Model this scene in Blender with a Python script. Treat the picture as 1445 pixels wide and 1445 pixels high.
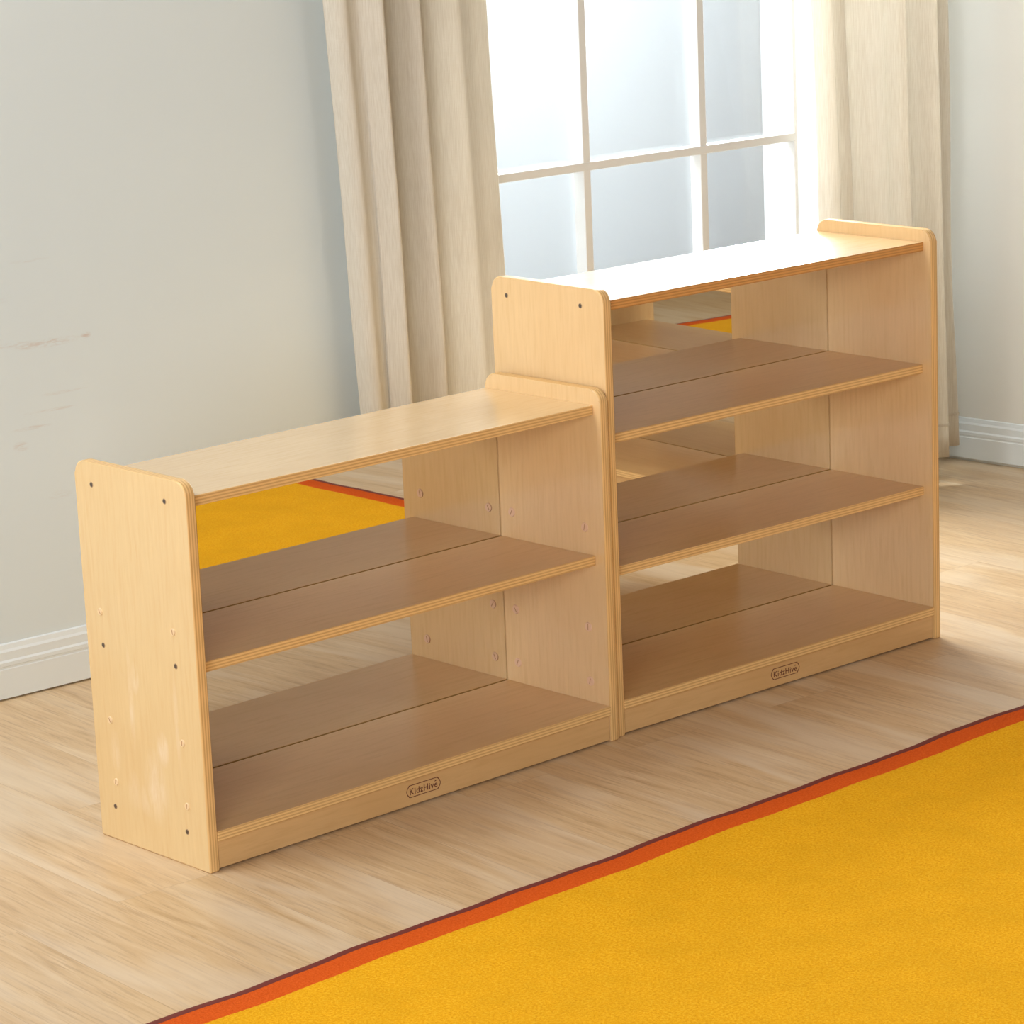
import bpy, bmesh, math, random
from mathutils import Vector, Matrix
for o in list(bpy.data.objects): bpy.data.objects.remove(o)
SC = bpy.context.scene
COL = SC.collection
PI = math.pi

# ------------------------------------------------------------ camera
def cam_rows(yaw, pitch, roll):
    cy, sy, cp, sp = math.cos(yaw), math.sin(yaw), math.cos(pitch), math.sin(pitch)
    f = Vector((sy*cp, cy*cp, -sp)); r = Vector((cy, -sy, 0)); u = r.cross(f)
    cr, sr = math.cos(roll), math.sin(roll)
    return cr*r + sr*u, -sr*r + cr*u, f
cd = bpy.data.cameras.new('camera'); cam = bpy.data.objects.new('camera', cd); COL.objects.link(cam)
r_, u_, f_ = cam_rows(0.7372593, 0.2306036, -0.0431)
cam.matrix_world = Matrix(((r_.x, u_.x, -f_.x, -2.79364), (r_.y, u_.y, -f_.y, -3.8446), (r_.z, u_.z, -f_.z, 1.69408), (0, 0, 0, 1)))
cd.sensor_width = 36; cd.lens = 4312.83/1445*36; cd.clip_start = .05; cd.clip_end = 100
SC.camera = cam

# ------------------------------------------------------------ world
W = bpy.data.worlds.new('world'); SC.world = W; W.use_nodes = True
nt = W.node_tree; nt.nodes.clear()
def N(nt, t, **k):
    n = nt.nodes.new(t)
    for a, b in k.items(): setattr(n, a, b)
    return n
wo = N(nt, 'ShaderNodeOutputWorld'); bg = N(nt, 'ShaderNodeBackground'); tc = N(nt, 'ShaderNodeTexCoord'); sx = N(nt, 'ShaderNodeSeparateXYZ')
nt.links.new(tc.outputs['Generated'], sx.inputs[0])
m1 = N(nt, 'ShaderNodeMapRange'); m1.inputs[1].default_value = .12; m1.inputs[2].default_value = .35
nt.links.new(sx.outputs['Y'], m1.inputs[0])
m2 = N(nt, 'ShaderNodeMapRange'); m2.inputs[1].default_value = .45; m2.inputs[2].default_value = .3
nt.links.new(sx.outputs['Z'], m2.inputs[0])
mu = N(nt, 'ShaderNodeMath', operation='MULTIPLY'); nt.links.new(m1.outputs[0], mu.inputs[0]); nt.links.new(m2.outputs[0], mu.inputs[1])
mx = N(nt, 'ShaderNodeMix', data_type='RGBA'); nt.links.new(mu.outputs[0], mx.inputs[0])
mx.inputs[6].default_value = (.15, .098, .056, 1); mx.inputs[7].default_value = (1.2, 1.2, 1.2, 1)
nt.links.new(mx.outputs[2], bg.inputs[0]); nt.links.new(bg.outputs[0], wo.inputs[0])

# ------------------------------------------------------------ lights
def area(name, loc, target, sx, sy, power, color=(1, 1, 1), spread=180):
    d = bpy.data.lights.new(name, 'AREA'); d.shape = 'RECTANGLE'; d.size = sx; d.size_y = sy; d.energy = power; d.color = color
    d.spread = math.radians(spread)
    o = bpy.data.objects.new(name, d); COL.objects.link(o); o.location = loc
    o.rotation_euler = (Vector(target)-Vector(loc)).to_track_quat('-Z', 'Y').to_euler()
    return o
area('softbox_left', (-4.2, .0, 1.7), (.6, .2, .4), 1.6, 2.0, 12, (1, .99, .98))
area('softbox_far_left', (-4.2, -3.6, 1.7), (.9, .8, .6), 2.5, 2.0, 166, (1, .99, .98))
area('softbox_overhead', (.1, .75, 2.75), (.7, -.35, 0), 2.0, .7, 16, (1, .99, .97))
area('softbox_overhead_left', (-1.5, .6, 2.7), (.0, -.9, 0), 1.4, .8, 44, (1, .99, .97))
area('fill_right', (1.4, -3.2, 2.0), (3.1, .2, .8), 1.5, 1.5, 17, (1, .98, .95))  # added fill lamp, unseen, brightens the right wall
area('daylight_window', (2.35, 2.0, 2.45), (2.0, .2, .0), 1.5, .9, 148, (1, .985, .96))
area('screen_fill', (.9, 1.7, 2.5), (1.9, 2.6, 1.7), 1.2, .5, 20, (1, 1, 1))  # added lamp between wall and screen, blows out the screen's upper left
area('curtain_backlight', (3.7, 2.15, 1.4), (2.35, .95, 1.1), .6, 1.8, 32, (1, 1, 1), 90)  # added lamp outside the window, shines through the right curtain

SC.view_settings.view_transform = 'Standard'; SC.view_settings.look = 'None'
SC.view_settings.exposure = 0.0; SC.view_settings.gamma = 1; SC.view_settings.use_curve_mapping = False

# ------------------------------------------------------------ materials
def mat(name):
    m = bpy.data.materials.new(name); m.use_nodes = True
    return m, m.node_tree, m.node_tree.nodes['Principled BSDF']
def plain(name, col, rough=.6, **k):
    m, nt, b = mat(name); b.inputs['Base Color'].default_value = (*col, 1); b.inputs['Roughness'].default_value = rough
    for a, v in k.items(): b.inputs[a].default_value = v
    return m
def coords(nt, scale=(1, 1, 1), rot=(0, 0, 0), src='Object'):
    tc = N(nt, 'ShaderNodeTexCoord'); mp = N(nt, 'ShaderNodeMapping')
    mp.inputs['Scale'].default_value = scale; mp.inputs['Rotation'].default_value = rot
    nt.links.new(tc.outputs[src], mp.inputs[0]); return mp.outputs[0]
def noise(nt, vec, scale, detail=4, rough=.55, dist=0):
    n = N(nt, 'ShaderNodeTexNoise'); n.inputs['Scale'].default_value = scale; n.inputs['Detail'].default_value = detail
    n.inputs['Roughness'].default_value = rough; n.inputs['Distortion'].default_value = dist
    nt.links.new(vec, n.inputs['Vector']); return n.outputs['Fac']
def ramp(nt, fac, stops):
    r = N(nt, 'ShaderNodeValToRGB'); e = r.color_ramp.elements
    while len(e) < len(stops): e.new(.5)
    for q, (p, c) in zip(e, stops): q.position = p; q.color = (*c, 1)
    nt.links.new(fac, r.inputs[0]); return r.outputs[0]
def mixc(nt, a, b, fac, mode='MIX'):
    m = N(nt, 'ShaderNodeMix', data_type='RGBA', blend_type=mode)
    for s, i in ((a, 6), (b, 7)):
        if isinstance(s, tuple): m.inputs[i].default_value = (*s, 1)
        else: nt.links.new(s, m.inputs[i])
    if isinstance(fac, (int, float)): m.inputs[0].default_value = fac
    else: nt.links.new(fac, m.inputs[0])
    return m.outputs[2]
def math2(nt, op, a, b=None, clamp=False):
    m = N(nt, 'ShaderNodeMath', operation=op); m.use_clamp = clamp
    for s, i in ((a, 0), (b, 1)):
        if s is None: continue
        if isinstance(s, (int, float)): m.inputs[i].default_value = s
        else: nt.links.new(s, m.inputs[i])
    return m.outputs[0]
def bump(nt, h, strength, dist, b):
    n = N(nt, 'ShaderNodeBump'); n.inputs['Strength'].default_value = strength; n.inputs['Distance'].default_value = dist
    nt.links.new(h, n.inputs['Height']); nt.links.new(n.outputs[0], b.inputs['Normal'])

def veneer(name, grain, a=(.775, .55, .29), c=(.73, .50, .245), rough=.33, smudge=False, coat=.25):
    """birch veneer, grain = scale vector (small along the grain)"""
    m, nt, b = mat(name)
    v = coords(nt, grain)
    f1 = noise(nt, v, 9, 6, .6, .4)
    f2 = noise(nt, coords(nt, (1, 1, 1)), 4.5, 3, .5, .6)
    c1 = ramp(nt, f1, [(.3, c), (.5, a), (.75, tuple(min(1, x*1.05) for x in a))])
    c2 = mixc(nt, c1, (c[0]*.97, c[1]*.93, c[2]*.86), math2(nt, 'MULTIPLY', ramp(nt, f2, [(.45, (0, 0, 0)), (.7, (1, 1, 1))]), .4))
    if smudge:   # chalky scuffs on the lower half of the panel
        tcn = N(nt, 'ShaderNodeTexCoord'); s = N(nt, 'ShaderNodeSeparateXYZ'); nt.links.new(tcn.outputs['Object'], s.inputs[0])
        total = None
        for (y, z, ry, rz, st) in ((.19, .26, .008, .10, .7), (.175, .30, .012, .03, .8), (.245, .16, .016, .04, .5), (.135, .12, .035, .07, .75),
                                   (.11, .19, .018, .035, .9), (.065, .25, .007, .09, .5), (.16, .09, .03, .03, .6), (.20, .10, .02, .04, .4)):
            dy = math2(nt, 'DIVIDE', math2(nt, 'SUBTRACT', s.outputs['Y'], y), ry); dz = math2(nt, 'DIVIDE', math2(nt, 'SUBTRACT', s.outputs['Z'], z), rz)
            d = math2(nt, 'ADD', math2(nt, 'MULTIPLY', dy, dy), math2(nt, 'MULTIPLY', dz, dz))
            k = math2(nt, 'MULTIPLY', math2(nt, 'SUBTRACT', 1.0, d, True), st)
            total = k if total is None else math2(nt, 'MAXIMUM', total, k)
        nn = ramp(nt, noise(nt, coords(nt, (1, 22, 5)), 3, 5, .65, .5), [(.36, (0, 0, 0)), (.66, (1, 1, 1))])
        c2 = mixc(nt, c2, (.88, .74, .57), math2(nt, 'MULTIPLY', math2(nt, 'MULTIPLY', total, nn), .85, True))
    nt.links.new(c2, b.inputs['Base Color'])
    b.inputs['Roughness'].default_value = rough; b.inputs['Coat Weight'].default_value = coat; b.inputs['Coat Roughness'].default_value = .16
    bump(nt, f1, .12, .0008, b)
    return m
def plyedge(name, axis, light=(.80, .54, .24), dark=(.61, .36, .135), along=0):
    m, nt, b = mat(name)
    tcn = N(nt, 'ShaderNodeTexCoord'); s = N(nt, 'ShaderNodeSeparateXYZ'); nt.links.new(tcn.outputs['Object'], s.inputs[0])
    t = math2(nt, 'MULTIPLY', s.outputs[axis], 2*PI/.0052)
    wv = math2(nt, 'MULTIPLY_ADD', math2(nt, 'SINE', t), .5)
    # sine * .5 + .5
    wv.node.inputs[2].default_value = .5
    g = noise(nt, coords(nt, (6, 6, 140) if axis == 'Z' else (140, 6, 6)), 3, 4, .6)
    f = math2(nt, 'ADD', math2(nt, 'MULTIPLY', wv, .55), math2(nt, 'MULTIPLY', g, .45))
    nt.links.new(ramp(nt, f, [(.22, dark), (.6, light), (.85, tuple(min(1, x*1.1) for x in light))]), b.inputs['Base Color'])
    b.inputs['Roughness'].default_value = .45
    return m
V_side = veneer('birch_veneer_side', (14, 14, 1.2))
V_scuff = veneer('birch_veneer_scuffed', (14, 14, 1.2), a=(.75, .56, .295), c=(.73, .515, .255), smudge=True)
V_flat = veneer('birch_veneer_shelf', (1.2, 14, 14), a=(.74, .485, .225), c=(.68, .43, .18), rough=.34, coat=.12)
V_top = veneer('birch_veneer_top', (1.2, 14, 14), rough=.27, coat=.9)
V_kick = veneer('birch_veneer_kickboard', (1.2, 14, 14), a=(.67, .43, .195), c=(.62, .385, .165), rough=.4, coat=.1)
E_x = plyedge('plywood_edge_upright', 'X', light=(.80, .54, .24), dark=(.62, .37, .14))
E_z = plyedge('plywood_edge_shelf', 'Z')
E_zd = plyedge('plywood_edge_amber', 'Z', light=(.66, .34, .10), dark=(.50, .23, .06))
M_cap = plain('cap_tan', (.80, .56, .41), .35)
M_capl = plain('cap_pale', (.82, .62, .38), .4)
M_slot = plain('slot_brown', (.46, .26, .14), .6)
M_screw = plain('screw_metal', (.16, .13, .11), .35, Metallic=.8)
M_ring = plain('screw_ring', (.42, .28, .17), .5)
M_logo = plain('logo_brown', (.14, .035, .02), .7)
M_dark = plain('shadow_gap', (.12, .07, .04), .9)
mm, nt, b = mat('mirror_acrylic'); b.inputs['Base Color'].default_value = (.86, .85, .80, 1); b.inputs['Metallic'].default_value = 1; b.inputs['Roughness'].default_value = .012
M_mirror = mm

# ------------------------------------------------------------ mesh helpers
def obj(name, bm, m, parent=None, smooth=False):
    me = bpy.data.meshes.new(name); bmesh.ops.recalc_face_normals(bm, faces=bm.faces); bm.to_mesh(me); bm.free()
    for x in (m if isinstance(m, (list, tuple)) else [m]): me.materials.append(x)
    if smooth: me.polygons.foreach_set('use_smooth', [True]*len(me.polygons))
    o = bpy.data.objects.new(name, me); COL.objects.link(o)
    if parent: o.parent = parent
    return o
def box(bm, x0, x1, y0, y1, z0, z1, bev=0, seg=1):
    vs = [bm.verts.new((x, y, z)) for x in (x0, x1) for y in (y0, y1) for z in (z0, z1)]
    fs = [bm.faces.new([vs[i] for i in q]) for q in ((0, 1, 3, 2), (4, 6, 7, 5), (0, 4, 5, 1), (2, 3, 7, 6), (0, 2, 6, 4), (1, 5, 7, 3))]
    if bev: bmesh.ops.bevel(bm, geom=list({e for f in fs for e in f.edges}), offset=bev, segments=seg, affect='EDGES', profile=.5)
def disc(bm, c, r, h, axis, seg=20, r2=None):
    """short cylinder centred on c, from 0 to h along axis vector"""
    ax = Vector(axis); q = ax.to_track_quat('Z', 'Y').to_matrix(); c = Vector(c); r2 = r if r2 is None else r2
    a = [bm.verts.new(c+q@Vector((r*math.cos(t*2*PI/seg), r*math.sin(t*2*PI/seg), 0))) for t in range(seg)]
    b = [bm.verts.new(c+q@Vector((r2*math.cos(t*2*PI/seg), r2*math.sin(t*2*PI/seg), h))) for t in range(seg)]
    for i in range(seg): bm.faces.new((a[i], a[(i+1) % seg], b[(i+1) % seg], b[i]))
    bm.faces.new(b); bm.faces.new(a[::-1])
def struct(o): o['kind'] = 'structure'; return o
def thing(name, label, cat, loc=(0, 0, 0), rz=0, group=None):
    o = bpy.data.objects.new(name, None); COL.objects.link(o); o.location = loc; o.rotation_euler = (0, 0, rz); o.empty_display_size = .1
    o['label'] = label; o['category'] = cat
    if group: o['group'] = group
    return o
def tag(o, label, cat, group=None):
    o['label'] = label; o['category'] = cat
    if group: o['group'] = group
    return o

# ------------------------------------------------------------ room shell
PW = Vector((.32967, 1.11465, 0)); DW = Vector((.9985937, -.0530145, 0)); NW = Vector((.0530145, .9985937, 0))   # baseboard face of the window wall
def wp(s, d, z): return PW + DW*s - NW*d + Vector((0, 0, z))     # s along the wall, d out into the room
WANG = math.atan2(DW.y, DW.x)
def wallframe(o): o.location = PW; o.rotation_euler = (0, 0, WANG); return o   # local x = s, local y = towards outside

m, nt, b = mat('wall_paint')
v = coords(nt, (1, 1, 1))
base = ramp(nt, noise(nt, v, 1.3, 3), [(.3, (.655, .745, .785)), (.7, (.675, .765, .805))])
tcn = N(nt, 'ShaderNodeTexCoord'); s = N(nt, 'ShaderNodeSeparateXYZ'); nt.links.new(tcn.outputs['Object'], s.inputs[0])
tot = None
for (a_, z_, ra, rz, st) in ((.055, .735, .085, .010, .8), (.145, .738, .014, .008, .9), (-.03, .742, .06, .006, .4), (.085, .633, .06, .004, .45), (.065, .602, .055, .004, .5), (.0, .60, .012, .005, .5),
                              (.01, .573, .05, .005, .55), (-.02, .540, .02, .012, .55), (-.05, .83, .03, .006, .3), (.03, .90, .05, .004, .3), (.06, .43, .03, .01, .3)):
    dy = math2(nt, 'DIVIDE', math2(nt, 'SUBTRACT', s.outputs['X'], a_+.12), ra); dz = math2(nt, 'DIVIDE', math2(nt, 'SUBTRACT', s.outputs['Z'], z_-.045), rz)
    d = math2(nt, 'ADD', math2(nt, 'MULTIPLY', dy, dy), math2(nt, 'MULTIPLY', dz, dz))
    k = math2(nt, 'MULTIPLY', math2(nt, 'SUBTRACT', 1.0, d, True), st)
    tot = k if tot is None else math2(nt, 'MAXIMUM', tot, k)
sc = ramp(nt, noise(nt, coords(nt, (18, 18, 110)), 2.2, 5, .7, .3), [(.42, (0, 0, 0)), (.62, (1, 1, 1))])
col = mixc(nt, base, (.50, .36, .29), math2(nt, 'MULTIPLY', math2(nt, 'MULTIPLY', tot, sc), .6, True))
nt.links.new(col, b.inputs['Base Color']); b.inputs['Roughness'].default_value = .55
bump(nt, noise(nt, v, 60, 3), .04, .002, b)
M_wall = m
M_wall2 = plain('wall_paint_right', (.74, .75, .71), .55)
M_trim = plain('trim_white', (.73, .80, .83), .35)
M_frame = plain('window_white', (.76, .79, .80), .35)

WS0, WS1, WZ0, WZ1 = 1.25, 2.60, .30, 2.25        # window opening along the wall
HZ = 2.8; TH = .14; OFF = .012
bm = bmesh.new()
for (a0, a1, z0, z1) in ((-4.0, WS0, 0, HZ), (WS1, 3.1, 0, HZ), (WS0, WS1, 0, WZ0), (WS0, WS1, WZ1, HZ)):
    j_ = .14 if a0 == WS1 else 0       # the pier beside the corner sits further back
    box(bm, a0, a1, OFF+j_, OFF+TH+j_, z0, z1)
struct(wallframe(obj('wall_back', bm, M_wall)))

# right wall
PR = Vector((3.10, 1.9, 0)); 
ra, rb = Vector((3.13901, 1.06711, 0)), Vector((3.15217, .79881, 0)); DR = (rb-ra).normalized(); NR = Vector((-DR.y, DR.x, 0))   # NR points away from the room (+x)
RANG = math.atan2(DR.y, DR.x)
def rightframe(o): o.location = ra; o.rotation_euler = (0, 0, RANG); return o      # local x runs along -y, local +y = outside (+x)
bm = bmesh.new(); box(bm, -.2, 6.2, OFF, OFF+TH, 0, HZ); struct(rightframe(obj('wall_right', bm, M_wall2)))

def baseboard(name, s0, s1, frame, gap=.004):
    """moulded board: profile in (depth, z); depth 0 = face plane, towards the wall positive"""
    prof = [(.012, gap), (0, gap), (0, .062), (.0015, .064), (.0015, .067), (0, .069), (0, .076), (.003, .080), (.003, .096), (.006, .101), (.008, .110), (.012, .112)]
    bm = bmesh.new()
    a = [bm.verts.new((s0, d, z)) for d, z in prof]; c = [bm.verts.new((s1, d, z)) for d, z in prof]
    for i in range(len(prof)): bm.faces.new((a[i], a[(i+1) % len(prof)], c[(i+1) % len(prof)], c[i]))
    bm.faces.new(a[::-1]); bm.faces.new(c)
    return struct(frame(obj(name, bm, M_trim)))
baseboard('baseboard_back', -4.0, 2.62, wallframe)
baseboard('baseboard_right', -.10, 6.2, rightframe, .009)

# floor: wood-look planks running away from the window
m, nt, b = mat('plank_floor')
v0 = coords(nt, (1, 1, 1), (0, 0, 0))
br = N(nt, 'ShaderNodeTexBrick'); br.offset = .37; br.inputs['Scale'].default_value = 1
br.inputs['Brick Width'].default_value = 1.22; br.inputs['Row Height'].default_value = .18; br.inputs['Mortar Size'].default_value = .0006; br.inputs['Mortar Smooth'].default_value = .3
br.inputs['Color1'].default_value = (0, 0, 0, 1); br.inputs['Color2'].default_value = (1, 1, 1, 1); br.inputs['Mortar'].default_value = (.5, .5, .5, 1)
nt.links.new(v0, br.inputs['Vector'])
vv = N(nt, 'ShaderNodeVectorMath', operation='MULTIPLY_ADD'); nt.links.new(v0, vv.inputs[0]); vv.inputs[1].default_value = (1, 1, 1)
cmb = N(nt, 'ShaderNodeCombineXYZ'); nt.links.new(math2(nt, 'MULTIPLY', br.outputs['Color'], 7.3), cmb.inputs[0]); nt.links.new(math2(nt, 'MULTIPLY', br.outputs['Color'], 3.1), cmb.inputs[1])
nt.links.new(cmb.outputs[0], vv.inputs[2])
def stretched(sc):
    mp = N(nt, 'ShaderNodeMapping'); mp.inputs['Scale'].default_value = sc; nt.links.new(vv.outputs[0], mp.inputs[0]); return mp.outputs[0]
g1 = noise(nt, stretched((1.8, 18, 1)), 2.4, 7, .62, .7)
g2 = noise(nt, stretched((3.5, 85, 1)), 2.2, 5, .6, .2)
g3 = noise(nt, stretched((.8, 5, 1)), 1.6, 3, .5, .8)
c = ramp(nt, g1, [(.26, (.48, .31, .15)), (.42, (.635, .445, .245)), (.58, (.70, .515, .305)), (.78, (.78, .62, .415))])
c = mixc(nt, c, (.43, .28, .16), math2(nt, 'MULTIPLY', ramp(nt, g2, [(.50, (0, 0, 0)), (.66, (1, 1, 1))]), .6))
c = mixc(nt, c, (.77, .65, .49), math2(nt, 'MULTIPLY', ramp(nt, g3, [(.46, (0, 0, 0)), (.62, (1, 1, 1))]), .6))
c = mixc(nt, c, (.56, .40, .26), math2(nt, 'MULTIPLY', br.outputs['Color'], .18))
c = mixc(nt, c, (.40, .27, .17), math2(nt, 'MULTIPLY', br.outputs['Fac'], .55))
nt.links.new(c, b.inputs['Base Color']); b.inputs['Roughness'].default_value = .38
bump(nt, g2, .10, .001, b)
M_floor = m
bm = bmesh.new(); box(bm, -1.5, 7.5, -5.6, 5.6, -.06, 0)       # local x runs towards -y
fl = struct(obj('floor', bm, M_floor)); fl.location = (.0, .0, 0); fl.rotation_euler = (0, 0, math.radians(-93.5))

# ------------------------------------------------------------ window
bm = bmesh.new(); FD = OFF+.02
box(bm, WS0, WS1, FD, FD+.09, WZ0, WZ0+.045, .003); box(bm, WS0, WS1, FD, FD+.09, WZ1-.045, WZ1, .003)
box(bm, WS0, WS0+.035, FD, FD+.09, WZ0, WZ1, .003); box(bm, WS1-.022, WS1, FD, FD+.09, WZ0, WZ1, .003); box(bm, 2.222, 2.233, .0, FD+.05, WZ0, WZ1, .002)
win = struct(wallframe(obj('window_1', bm, M_frame)))
def wpart(name, bm, m):
    o = obj(name, bm, m, win); return o
BD = .0                                       # front face of the glazing bars
for s_ in (1.5755, 1.9300):
    bm = bmesh.new(); box(bm, s_-.0105, s_+.0105, BD, BD+.036, WZ0+.04, WZ1-.04, .0012); wpart('glazing_bar', bm, M_frame)
for z_ in (.8835, 1.45, 2.0):
    bm = bmesh.new(); box(bm, WS0+.03, 2.225, BD-.001, BD+.03, z_-.0095, z_+.0095, .0012); wpart('glazing_bar', bm, M_frame)
m, nt, b = mat('glass_pane'); nt.nodes.remove(b)
out = [n for n in nt.nodes if n.type == 'OUTPUT_MATERIAL'][0]
tr = N(nt, 'ShaderNodeBsdfTransparent'); tr.inputs[0].default_value = (.97, .985, .99, 1); gl = N(nt, 'ShaderNodeBsdfGlossy'); gl.inputs['Roughness'].default_value = .02
ms = N(nt, 'ShaderNodeMixShader'); ms.inputs[0].default_value = .05; nt.links.new(tr.outputs[0], ms.inputs[1]); nt.links.new(gl.outputs[0], ms.inputs[2]); nt.links.new(ms.outputs[0], out.inputs[0])
bm = bmesh.new(); box(bm, WS0+.03, WS1-.02, BD+.040, BD+.044, WZ0+.04, WZ1-.04); wpart('glass', bm, m)

# pale screen standing outside
M_screen = plain('screen_paint', (.555, .582, .615), .8)
bm = bmesh.new(); box(bm, -.4, 3.43, 1.35, 1.40, 0, 2.7)
scr = wallframe(obj('outdoor_screen', bm, M_screen)); tag(scr, 'plain pale blue-grey screen seen outside through the window panes', 'screen')

# ------------------------------------------------------------ curtains
m, nt, b = mat('curtain_linen'); nt.nodes.remove(b)
out = [n for n in nt.nodes if n.type == 'OUTPUT_MATERIAL'][0]
wv1 = noise(nt, coords(nt, (260, 260, 9)), 2, 3, .6); wv2 = noise(nt, coords(nt, (14, 14, 420)), 2, 3, .6)
cc = mixc(nt, ramp(nt, wv1, [(.35, (.76, .72, .64)), (.65, (.86, .83, .76))]), (.72, .68, .59), math2(nt, 'MULTIPLY', ramp(nt, wv2, [(.55, (0, 0, 0)), (.75, (1, 1, 1))]), .35))
df = N(nt, 'ShaderNodeBsdfDiffuse'); tl = N(nt, 'ShaderNodeBsdfTranslucent'); nt.links.new(cc, df.inputs[0]); nt.links.new(cc, tl.inputs[0])
ms = N(nt, 'ShaderNodeMixShader'); ms.inputs[0].default_value = .42; nt.links.new(df.outputs[0], ms.inputs[1]); nt.links.new(tl.outputs[0], ms.inputs[2]); nt.links.new(ms.outputs[0], out.inputs[0])
M_curt = m
def catmull(P, n=7):
    out = []
    for i in range(len(P)-1):
        p0, p1, p2, p3 = P[max(i-1, 0)], P[i], P[i+1], P[min(i+2, len(P)-1)]
        for k in range(n):
            t = k/n
            out.append(tuple(.5*(2*p1[j]+(p2[j]-p0[j])*t+(2*p0[j]-5*p1[j]+4*p2[j]-p3[j])*t*t+(3*p1[j]-p0[j]-3*p2[j]+p3[j])*t**3) for j in (0, 1)))
    out.append(P[-1]); return out
def curtain(name, P, z0, z1, lean, wob, seed, parent):
    pts = catmull(P); rng = random.Random(seed); ph = [rng.uniform(0, 6) for _ in range(4)]
    rows = 44; bm = bmesh.new(); grid = []
    smid = sum(p[0] for p in pts)/len(pts)
    for r in range(rows+1):
        z = z0+(z1-z0)*r/rows; row = []
        k = (z-1.25)
        for i, (s_, d_) in enumerate(pts):
            ds = lean(s_, z) + wob*(math.sin(z*5.1+ph[0]+s_*9)+.6*math.sin(z*9.7+ph[1]+s_*17))
            dd = wob*1.3*math.sin(z*4.3+ph[2]+s_*13)
            row.append(bm.verts.new((s_+ds, -(d_+dd), z)))
        grid.append(row)
    for r in range(rows):
        for i in range(len(pts)-1): bm.faces.new((grid[r][i], grid[r][i+1], grid[r+1][i+1], grid[r+1][i]))
    o = obj(name, bm, M_curt, parent, True)
    md = o.modifiers.new('thickness', 'SOLIDIFY'); md.thickness = .0012
    return o
LC = [(.838, .055), (.846, .085), (.862, .098), (.882, .088), (.898, .092), (.915, .115), (.930, .130), (.938, .118), (.936, .075), (.955, .060), (.980, .072), (1.003, .098),
      (1.028, .122), (1.037, .110), (1.035, .065), (1.055, .052), (1.090, .062), (1.130, .085), (1.155, .095), (1.175, .088), (1.200, .078), (1.235, .068), (1.262, .058)]
lc = wallframe(thing('curtain', 'cream linen curtain with long folds hanging left of the window', 'curtain', group=None))
lc.location = PW; lc.rotation_euler = (0, 0, WANG)
curtain('fabric', LC, .065, 2.38, lambda s_, z: (1.3-z)*(.045 if s_ < .9 else .032), .0016, 3, lc)
RC = [(2.205, .075), (2.218, .105), (2.240, .112), (2.250, .095), (2.262, .085), (2.285, .105), (2.291, .095), (2.288, .070), (2.310, .070), (2.335, .085), (2.375, .105), (2.405, .112),
      (2.420, .105), (2.450, .115), (2.465, .128), (2.472, .115), (2.475, .090), (2.500, .088), (2.530, .105), (2.565, .130), (2.575, .120), (2.573, .095)]
RC2 = [(2.585, .085), (2.620, .075), (2.650, .085), (2.665, .075), (2.660, .050), (2.630, .040)]
rc = thing('curtain', 'backlit cream linen curtain hanging right of the window by the room corner', 'curtain'); rc.location = PW; rc.rotation_euler = (0, 0, WANG)
curtain('fabric', RC, .068, 2.38, lambda s_, z: (1.3-z)*.026, .0016, 8, rc)
curtain('fabric', RC2, .078, 2.38, lambda s_, z: (1.3-z)*.022, .003, 5, rc)
for P, zz, pa in ((LC, .065, lc), (RC, .068, rc), (RC2, .078, rc)):
    Q = [(s_, d_+.0022) for s_, d_ in P]
    ln = {'LC': 0}
    if pa is lc: f = lambda s_, z: (1.3-z)*(.045 if s_ < .9 else .032)
    elif P is RC: f = lambda s_, z: (1.3-z)*.026
    else: f = lambda s_, z: (1.3-z)*.022
    pts = catmull(Q); bm = bmesh.new()
    seed = 3 if pa is lc else (8 if P is RC else 5); wob = .003 if P is RC2 else .0016
    rng = random.Random(seed); ph = [rng.uniform(0, 6) for _ in range(4)]
    rows = []
    for k in range(5):
        z = zz+.078+.005*k/4
        rows.append([bm.verts.new((s_+f(s_, z)+wob*(math.sin(z*5.1+ph[0]+s_*9)+.6*math.sin(z*9.7+ph[1]+s_*17)), -(d_+wob*1.3*math.sin(z*4.3+ph[2]+s_*13)), z)) for s_, d_ in pts])
    for k in range(4):
        for i in range(len(pts)-1): bm.faces.new((rows[k][i], rows[k][i+1], rows[k+1][i+1], rows[k+1][i]))
    o = obj('hem', bm, M_curt, pa, True); md = o.modifiers.new('thickness', 'SOLIDIFY'); md.thickness = .0016
# rail carrying both curtains
bm = bmesh.new(); box(bm, .6, 2.72, -.11, -.05, 2.39, 2.415, .004)
for s_ in (.75, 1.6, 2.5): box(bm, s_-.01, s_+.01, -.06, OFF, 2.395, 2.41)
tag(wallframe(obj('curtain_rail', bm, M_frame)), 'white curtain rail fixed to the wall above the window', 'rail')

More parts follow.
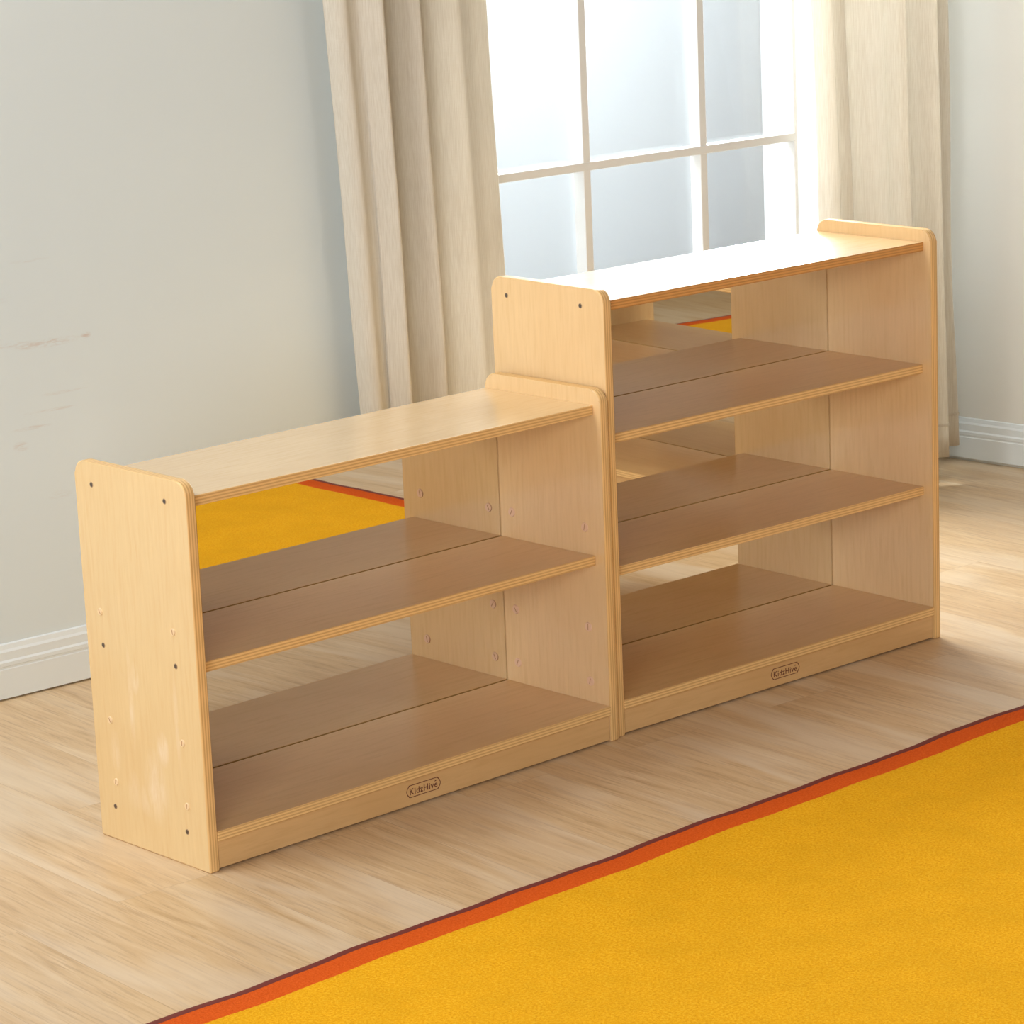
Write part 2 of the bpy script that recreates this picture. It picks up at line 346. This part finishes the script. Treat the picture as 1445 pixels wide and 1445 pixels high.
# ------------------------------------------------------------ shelf units
def side_panel(parent, x0, x1, D, H, mats):
    bm = bmesh.new(); R = .024; prof = []
    def arc(cy, cz, a0, a1, R, n=7):
        for k in range(n+1):
            a = a0+(a1-a0)*k/n; prof.append((cy+R*math.cos(a), cz+R*math.sin(a)))
    arc(.003, .003, PI*1.5, PI, .003, 2); arc(R, H-R, PI, PI/2, R); arc(D-R, H-R, PI/2, 0, R); arc(D-.003, .003, 0, -PI/2, .003, 2)
    a = [bm.verts.new((x0, y, z)) for y, z in prof]; c = [bm.verts.new((x1, y, z)) for y, z in prof]
    fa = bm.faces.new(a); fc = bm.faces.new(c[::-1])
    for i in range(len(prof)): bm.faces.new((a[i], c[i], c[(i+1) % len(prof)], a[(i+1) % len(prof)]))
    ed = list({e for f in (fa, fc) for e in f.edges})
    bmesh.ops.bevel(bm, geom=ed, offset=.0028, segments=3, affect='EDGES', profile=.5)
    bmesh.ops.recalc_face_normals(bm, faces=bm.faces)
    for f in bm.faces:
        f.material_index = 0 if abs(f.normal.x) > .96 else 1
        f.smooth = abs(f.normal.x) <= .985
    return obj('side_panel', bm, mats, parent)
def board(name, parent, x0, x1, y0, y1, z0, z1, mats, bev=.0012):
    bm = bmesh.new(); box(bm, x0, x1, y0, y1, z0, z1, bev, 2); bmesh.ops.recalc_face_normals(bm, faces=bm.faces)
    for f in bm.faces: f.material_index = 0 if abs(f.normal.z) > .9 else 1
    return obj(name, bm, mats, parent)
def logo(parent, cx, cz, w, h, y):
    bm = bmesh.new(); hw, hh, c, t = w/2, h/2, h*.30, .00125
    def hexa(k):
        a, b_ = hw-k, hh-k
        return [(-a+c, -b_), (a-c, -b_), (a-c*.25, -b_*.45), (a, 0), (a-c*.25, b_*.45), (a-c, b_), (-a+c, b_), (-a+c*.25, b_*.45), (-a, 0), (-a+c*.25, -b_*.45)]
    o_, i_ = hexa(0), hexa(t); yy = y-.0003
    O = [bm.verts.new((cx+p, yy, cz+q)) for p, q in o_]; I = [bm.verts.new((cx+p, yy, cz+q)) for p, q in i_]
    O2 = [bm.verts.new((cx+p, y+.0004, cz+q)) for p, q in o_]; I2 = [bm.verts.new((cx+p, y+.0004, cz+q)) for p, q in i_]
    n = len(O)
    for k in range(n):
        l = (k+1) % n
        bm.faces.new((O[k], O[l], I[l], I[k])); bm.faces.new((O2[k], O2[l], I2[l], I2[k])); bm.faces.new((O[k], O[l], O2[l], O2[k])); bm.faces.new((I[k], I[l], I2[l], I2[k]))
    # small roof mark over the last letter
    q = [(.310*w, .20*h), (.345*w, .30*h), (.385*w, .20*h)]
    A = [bm.verts.new((cx+p, yy, cz+r+.004*0)) for p, r in q]; bm.faces.new(A)
    cu = bpy.data.curves.new('t', 'FONT'); cu.body = 'KidzHive'; cu.size = h*.82; cu.extrude = .0003; cu.offset = .00012; cu.space_character = 1.10; cu.align_x = 'CENTER'; cu.align_y = 'CENTER'
    to = bpy.data.objects.new('t', cu); COL.objects.link(to); bpy.context.view_layer.update()
    me = bpy.data.meshes.new_from_object(to.evaluated_get(bpy.context.evaluated_depsgraph_get()))
    xs = [v_.co.x for v_ in me.vertices]; wd = max(xs)-min(xs); k = (w*.80)/wd
    ys = [v_.co.y for v_ in me.vertices]; ym = (max(ys)+min(ys))/2; xm = (max(xs)+min(xs))/2
    me.transform(Matrix.Translation((cx-xm*k, y, cz-ym*k-.0008)) @ Matrix.Rotation(PI/2, 4, 'X') @ Matrix.Diagonal((k, k, 1, 1)))
    bm.from_mesh(me); bpy.data.objects.remove(to)
    return obj('logo', bm, M_logo, parent)
def screw(parent, x, y, z, sgn):
    bm = bmesh.new(); disc(bm, (x-sgn*.0006, y, z), .0052, .0010, (sgn, 0, 0), 20, .0046)
    s_ = obj('screw', bm, M_ring, parent)
    bm = bmesh.new(); disc(bm, (x+sgn*.0003, y, z), .0036, .0003, (sgn, 0, 0), 16); obj('screw_head', bm, M_screw, s_)
def cap(parent, x, y, z, sgn, m, slot=True, r=.0078):
    bm = bmesh.new(); disc(bm, (x-sgn*.0004, y, z), r, .0022, (sgn, 0, 0), 24, r*.84)
    if slot:
        a = random.Random(int((y+z)*9999)).uniform(-.6, .6); q = Matrix.Rotation(a, 3, 'X')
        k = len(bm.verts); bm2 = bmesh.new(); box(bm2, -.0002, .0002, -.0009, .0009, -r*.62, r*.62)
        for v_ in bm2.verts: v_.co = q @ v_.co + Vector((x+sgn*.0018, y, z))
        me = bpy.data.meshes.new('q'); bm2.to_mesh(me); bm2.free(); n0 = len(bm.faces); bm.from_mesh(me); bm.faces.ensure_lookup_table()
        for f in bm.faces[n0:]: f.material_index = 1
    obj('hole_cap', bm, [m, M_slot], parent)
def shelf_unit(label, W, H, D, t, top, shelves, bottom, tb, md, inset, tinset, loc, rz, left_mat, top_mats, logo_x, group):
    r = thing('shelf_unit', label, 'shelf', loc, rz, group)
    side_panel(r, 0, t, D, H, [left_mat, E_x]); side_panel(r, W-t, W, D, H, [V_side, E_x])
    g = .0024
    board('top_panel', r, t, W-t, tinset, D-.002, top-tb, top, top_mats)
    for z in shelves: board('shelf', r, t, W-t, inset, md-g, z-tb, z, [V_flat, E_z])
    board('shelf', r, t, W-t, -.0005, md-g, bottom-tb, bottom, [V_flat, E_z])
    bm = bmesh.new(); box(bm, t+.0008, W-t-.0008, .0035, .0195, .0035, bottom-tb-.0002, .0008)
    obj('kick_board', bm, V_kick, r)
    bm = bmesh.new(); box(bm, t+.0018, W-t-.0018, md, md+.003, .02, top-tb-.001); obj('mirror', bm, M_mirror, r)
    bm = bmesh.new(); box(bm, t, W-t, md+.0035, md+.009, .004, top-tb-.001); obj('back_panel', bm, V_side, r)
    logo(r, logo_x, .0285, .079, .0225, .0035)
    return r
t = .0192; tb = .0179; D = .3044
low = shelf_unit('low birch shelf unit with one middle shelf, standing left of the taller unit', .9387, .6545, D, t, .6261, [.3476], .0682, tb, .2768, .025, .0183,
                 (0, 0, 0), 0, V_scuff, [V_top, E_z], .4665, 'mirror-backed birch shelf units')
for z in (.617, .3425, .060):
    for y in (.057, .258): screw(low, 0, y, z, -1)
for z, ya, yb in ((.40, .058, .260), (.213, .053, .254), (.105, .052, .250)):
    for y in (ya, yb):
        cap(low, 0, y, z, -1, M_capl, True, .0066)
for z in (.397, .210, .107):
    for y in (.050, .245): cap(low, .9387-t, y, z, -1, M_cap, True, .0092)
tall = shelf_unit('tall birch shelf unit with two middle shelves, standing right of the lower unit', .891, .830, D, t, .8058, [.5612, .3133], .0673, tb, .278, .0235, .0183,
                  (.94486, .00924, 0), -.0309, V_side, [V_top, E_zd], .4445, 'mirror-backed birch shelf units')
for y in (.060, .262): screw(tall, 0, y, .797, -1)

shelf_unit('long birch shelf unit facing left, seen only reflected in the mirror of the tall unit', 1.28, .830, D, t, .8058, [.5612, .3133], .0673, tb, .278, .0235, .0183,
           (2.245, -.165, 0), math.radians(-88.5), V_side, [V_top, E_zd], .64, 'mirror-backed birch shelf units')

# ------------------------------------------------------------ rug
m, nt, b = mat('rug_pile_yellow'); v = coords(nt)
n1 = noise(nt, v, 230, 4, .75); n2 = noise(nt, v, 9, 4, .6); n3 = noise(nt, v, 150, 3, .6)
c = ramp(nt, n1, [(.30, (.76, .31, .004)), (.5, (.92, .45, .009)), (.70, (1.0, .62, .04))])
c = mixc(nt, c, (.72, .36, .008), math2(nt, 'MULTIPLY', ramp(nt, n2, [(.4, (0, 0, 0)), (.7, (1, 1, 1))]), .35))
nt.links.new(c, b.inputs['Base Color']); b.inputs['Roughness'].default_value = .95; b.inputs['Specular IOR Level'].default_value = .1
bump(nt, math2(nt, 'ADD', n1, math2(nt, 'MULTIPLY', n3, .6)), .6, .003, b)
M_yel = m
m, nt, b = mat('rug_pile_orange'); v = coords(nt)
n1 = noise(nt, v, 230, 4, .75)
nt.links.new(ramp(nt, n1, [(.25, (.72, .085, .008)), (.5, (.84, .125, .012)), (.75, (.93, .19, .03))]), b.inputs['Base Color']); b.inputs['Roughness'].default_value = .95; b.inputs['Specular IOR Level'].default_value = .1
bump(nt, n1, .9, .004, b); M_org = m
M_bind = plain('rug_binding', (.17, .022, .014), .8)
rug = thing('rug', 'bright yellow rug with an orange border and dark red bound edge on the floor', 'rug', (.3, -1.57, 0), 0)
RX0, RX1, RY0, RY1 = -1.7, 1.68, -1.12, 1.128
def ring(k, rad=.05, wav=1.0, n=170):
    pts = []; x0, x1, y0, y1 = RX0+k, RX1-k, RY0+k, RY1-k; rr = max(rad-k, .006)
    def w(u, q): return wav*(.0028*math.sin(u*9.1+q)+.0022*math.sin(u*17.3+q*2)+.0012*math.sin(u*41+q))
    for i in range(n): u = x0+rr+(x1-x0-2*rr)*i/n; pts.append((u, y0+w(u, 1)))
    for a in range(6): pts.append((x1-rr+rr*math.sin(a*PI/12), y0+rr-rr*math.cos(a*PI/12)))
    for i in range(n): u = y0+rr+(y1-y0-2*rr)*i/n; pts.append((x1+w(u, 2), u))
    for a in range(6): pts.append((x1-rr+rr*math.cos(a*PI/12), y1-rr+rr*math.sin(a*PI/12)))
    for i in range(n): u = x1-rr-(x1-x0-2*rr)*i/n; pts.append((u, y1+w(u, 4)))
    for a in range(6): pts.append((x0+rr-rr*math.sin(a*PI/12), y1-rr+rr*math.cos(a*PI/12)))
    for i in range(n): u = y1-rr-(y1-y0-2*rr)*i/n; pts.append((x0+w(u, 5), u))
    for a in range(6): pts.append((x0+rr-rr*math.cos(a*PI/12), y0+rr-rr*math.sin(a*PI/12)))
    return pts
def loft(rings):
    bm = bmesh.new(); R = [[bm.verts.new((x, y, z)) for x, y in p] for p, z in rings]
    for a, c in zip(R, R[1:]):
        for i in range(len(a)): j = (i+1) % len(a); bm.faces.new((a[i], a[j], c[j], c[i]))
    return bm, R
bm, R = loft([(ring(0), .0005), (ring(.0), .004), (ring(.002), .0065), (ring(.006), .0075), (ring(.0185), .0065)]); obj('binding', bm, M_bind, rug, True)
bm, R = loft([(ring(.0183), .003), (ring(.0185), .0072), (ring(.0205), .0088), (ring(.071, wav=.8), .009)]); obj('border', bm, M_org, rug, True)
bm, R = loft([(ring(.0708, wav=.8), .004), (ring(.071, wav=.8), .009), (ring(.073, wav=.8), .0092)]); bm.faces.new(R[-1]); bm.faces.new(R[0][::-1]); obj('field', bm, M_yel, rug)
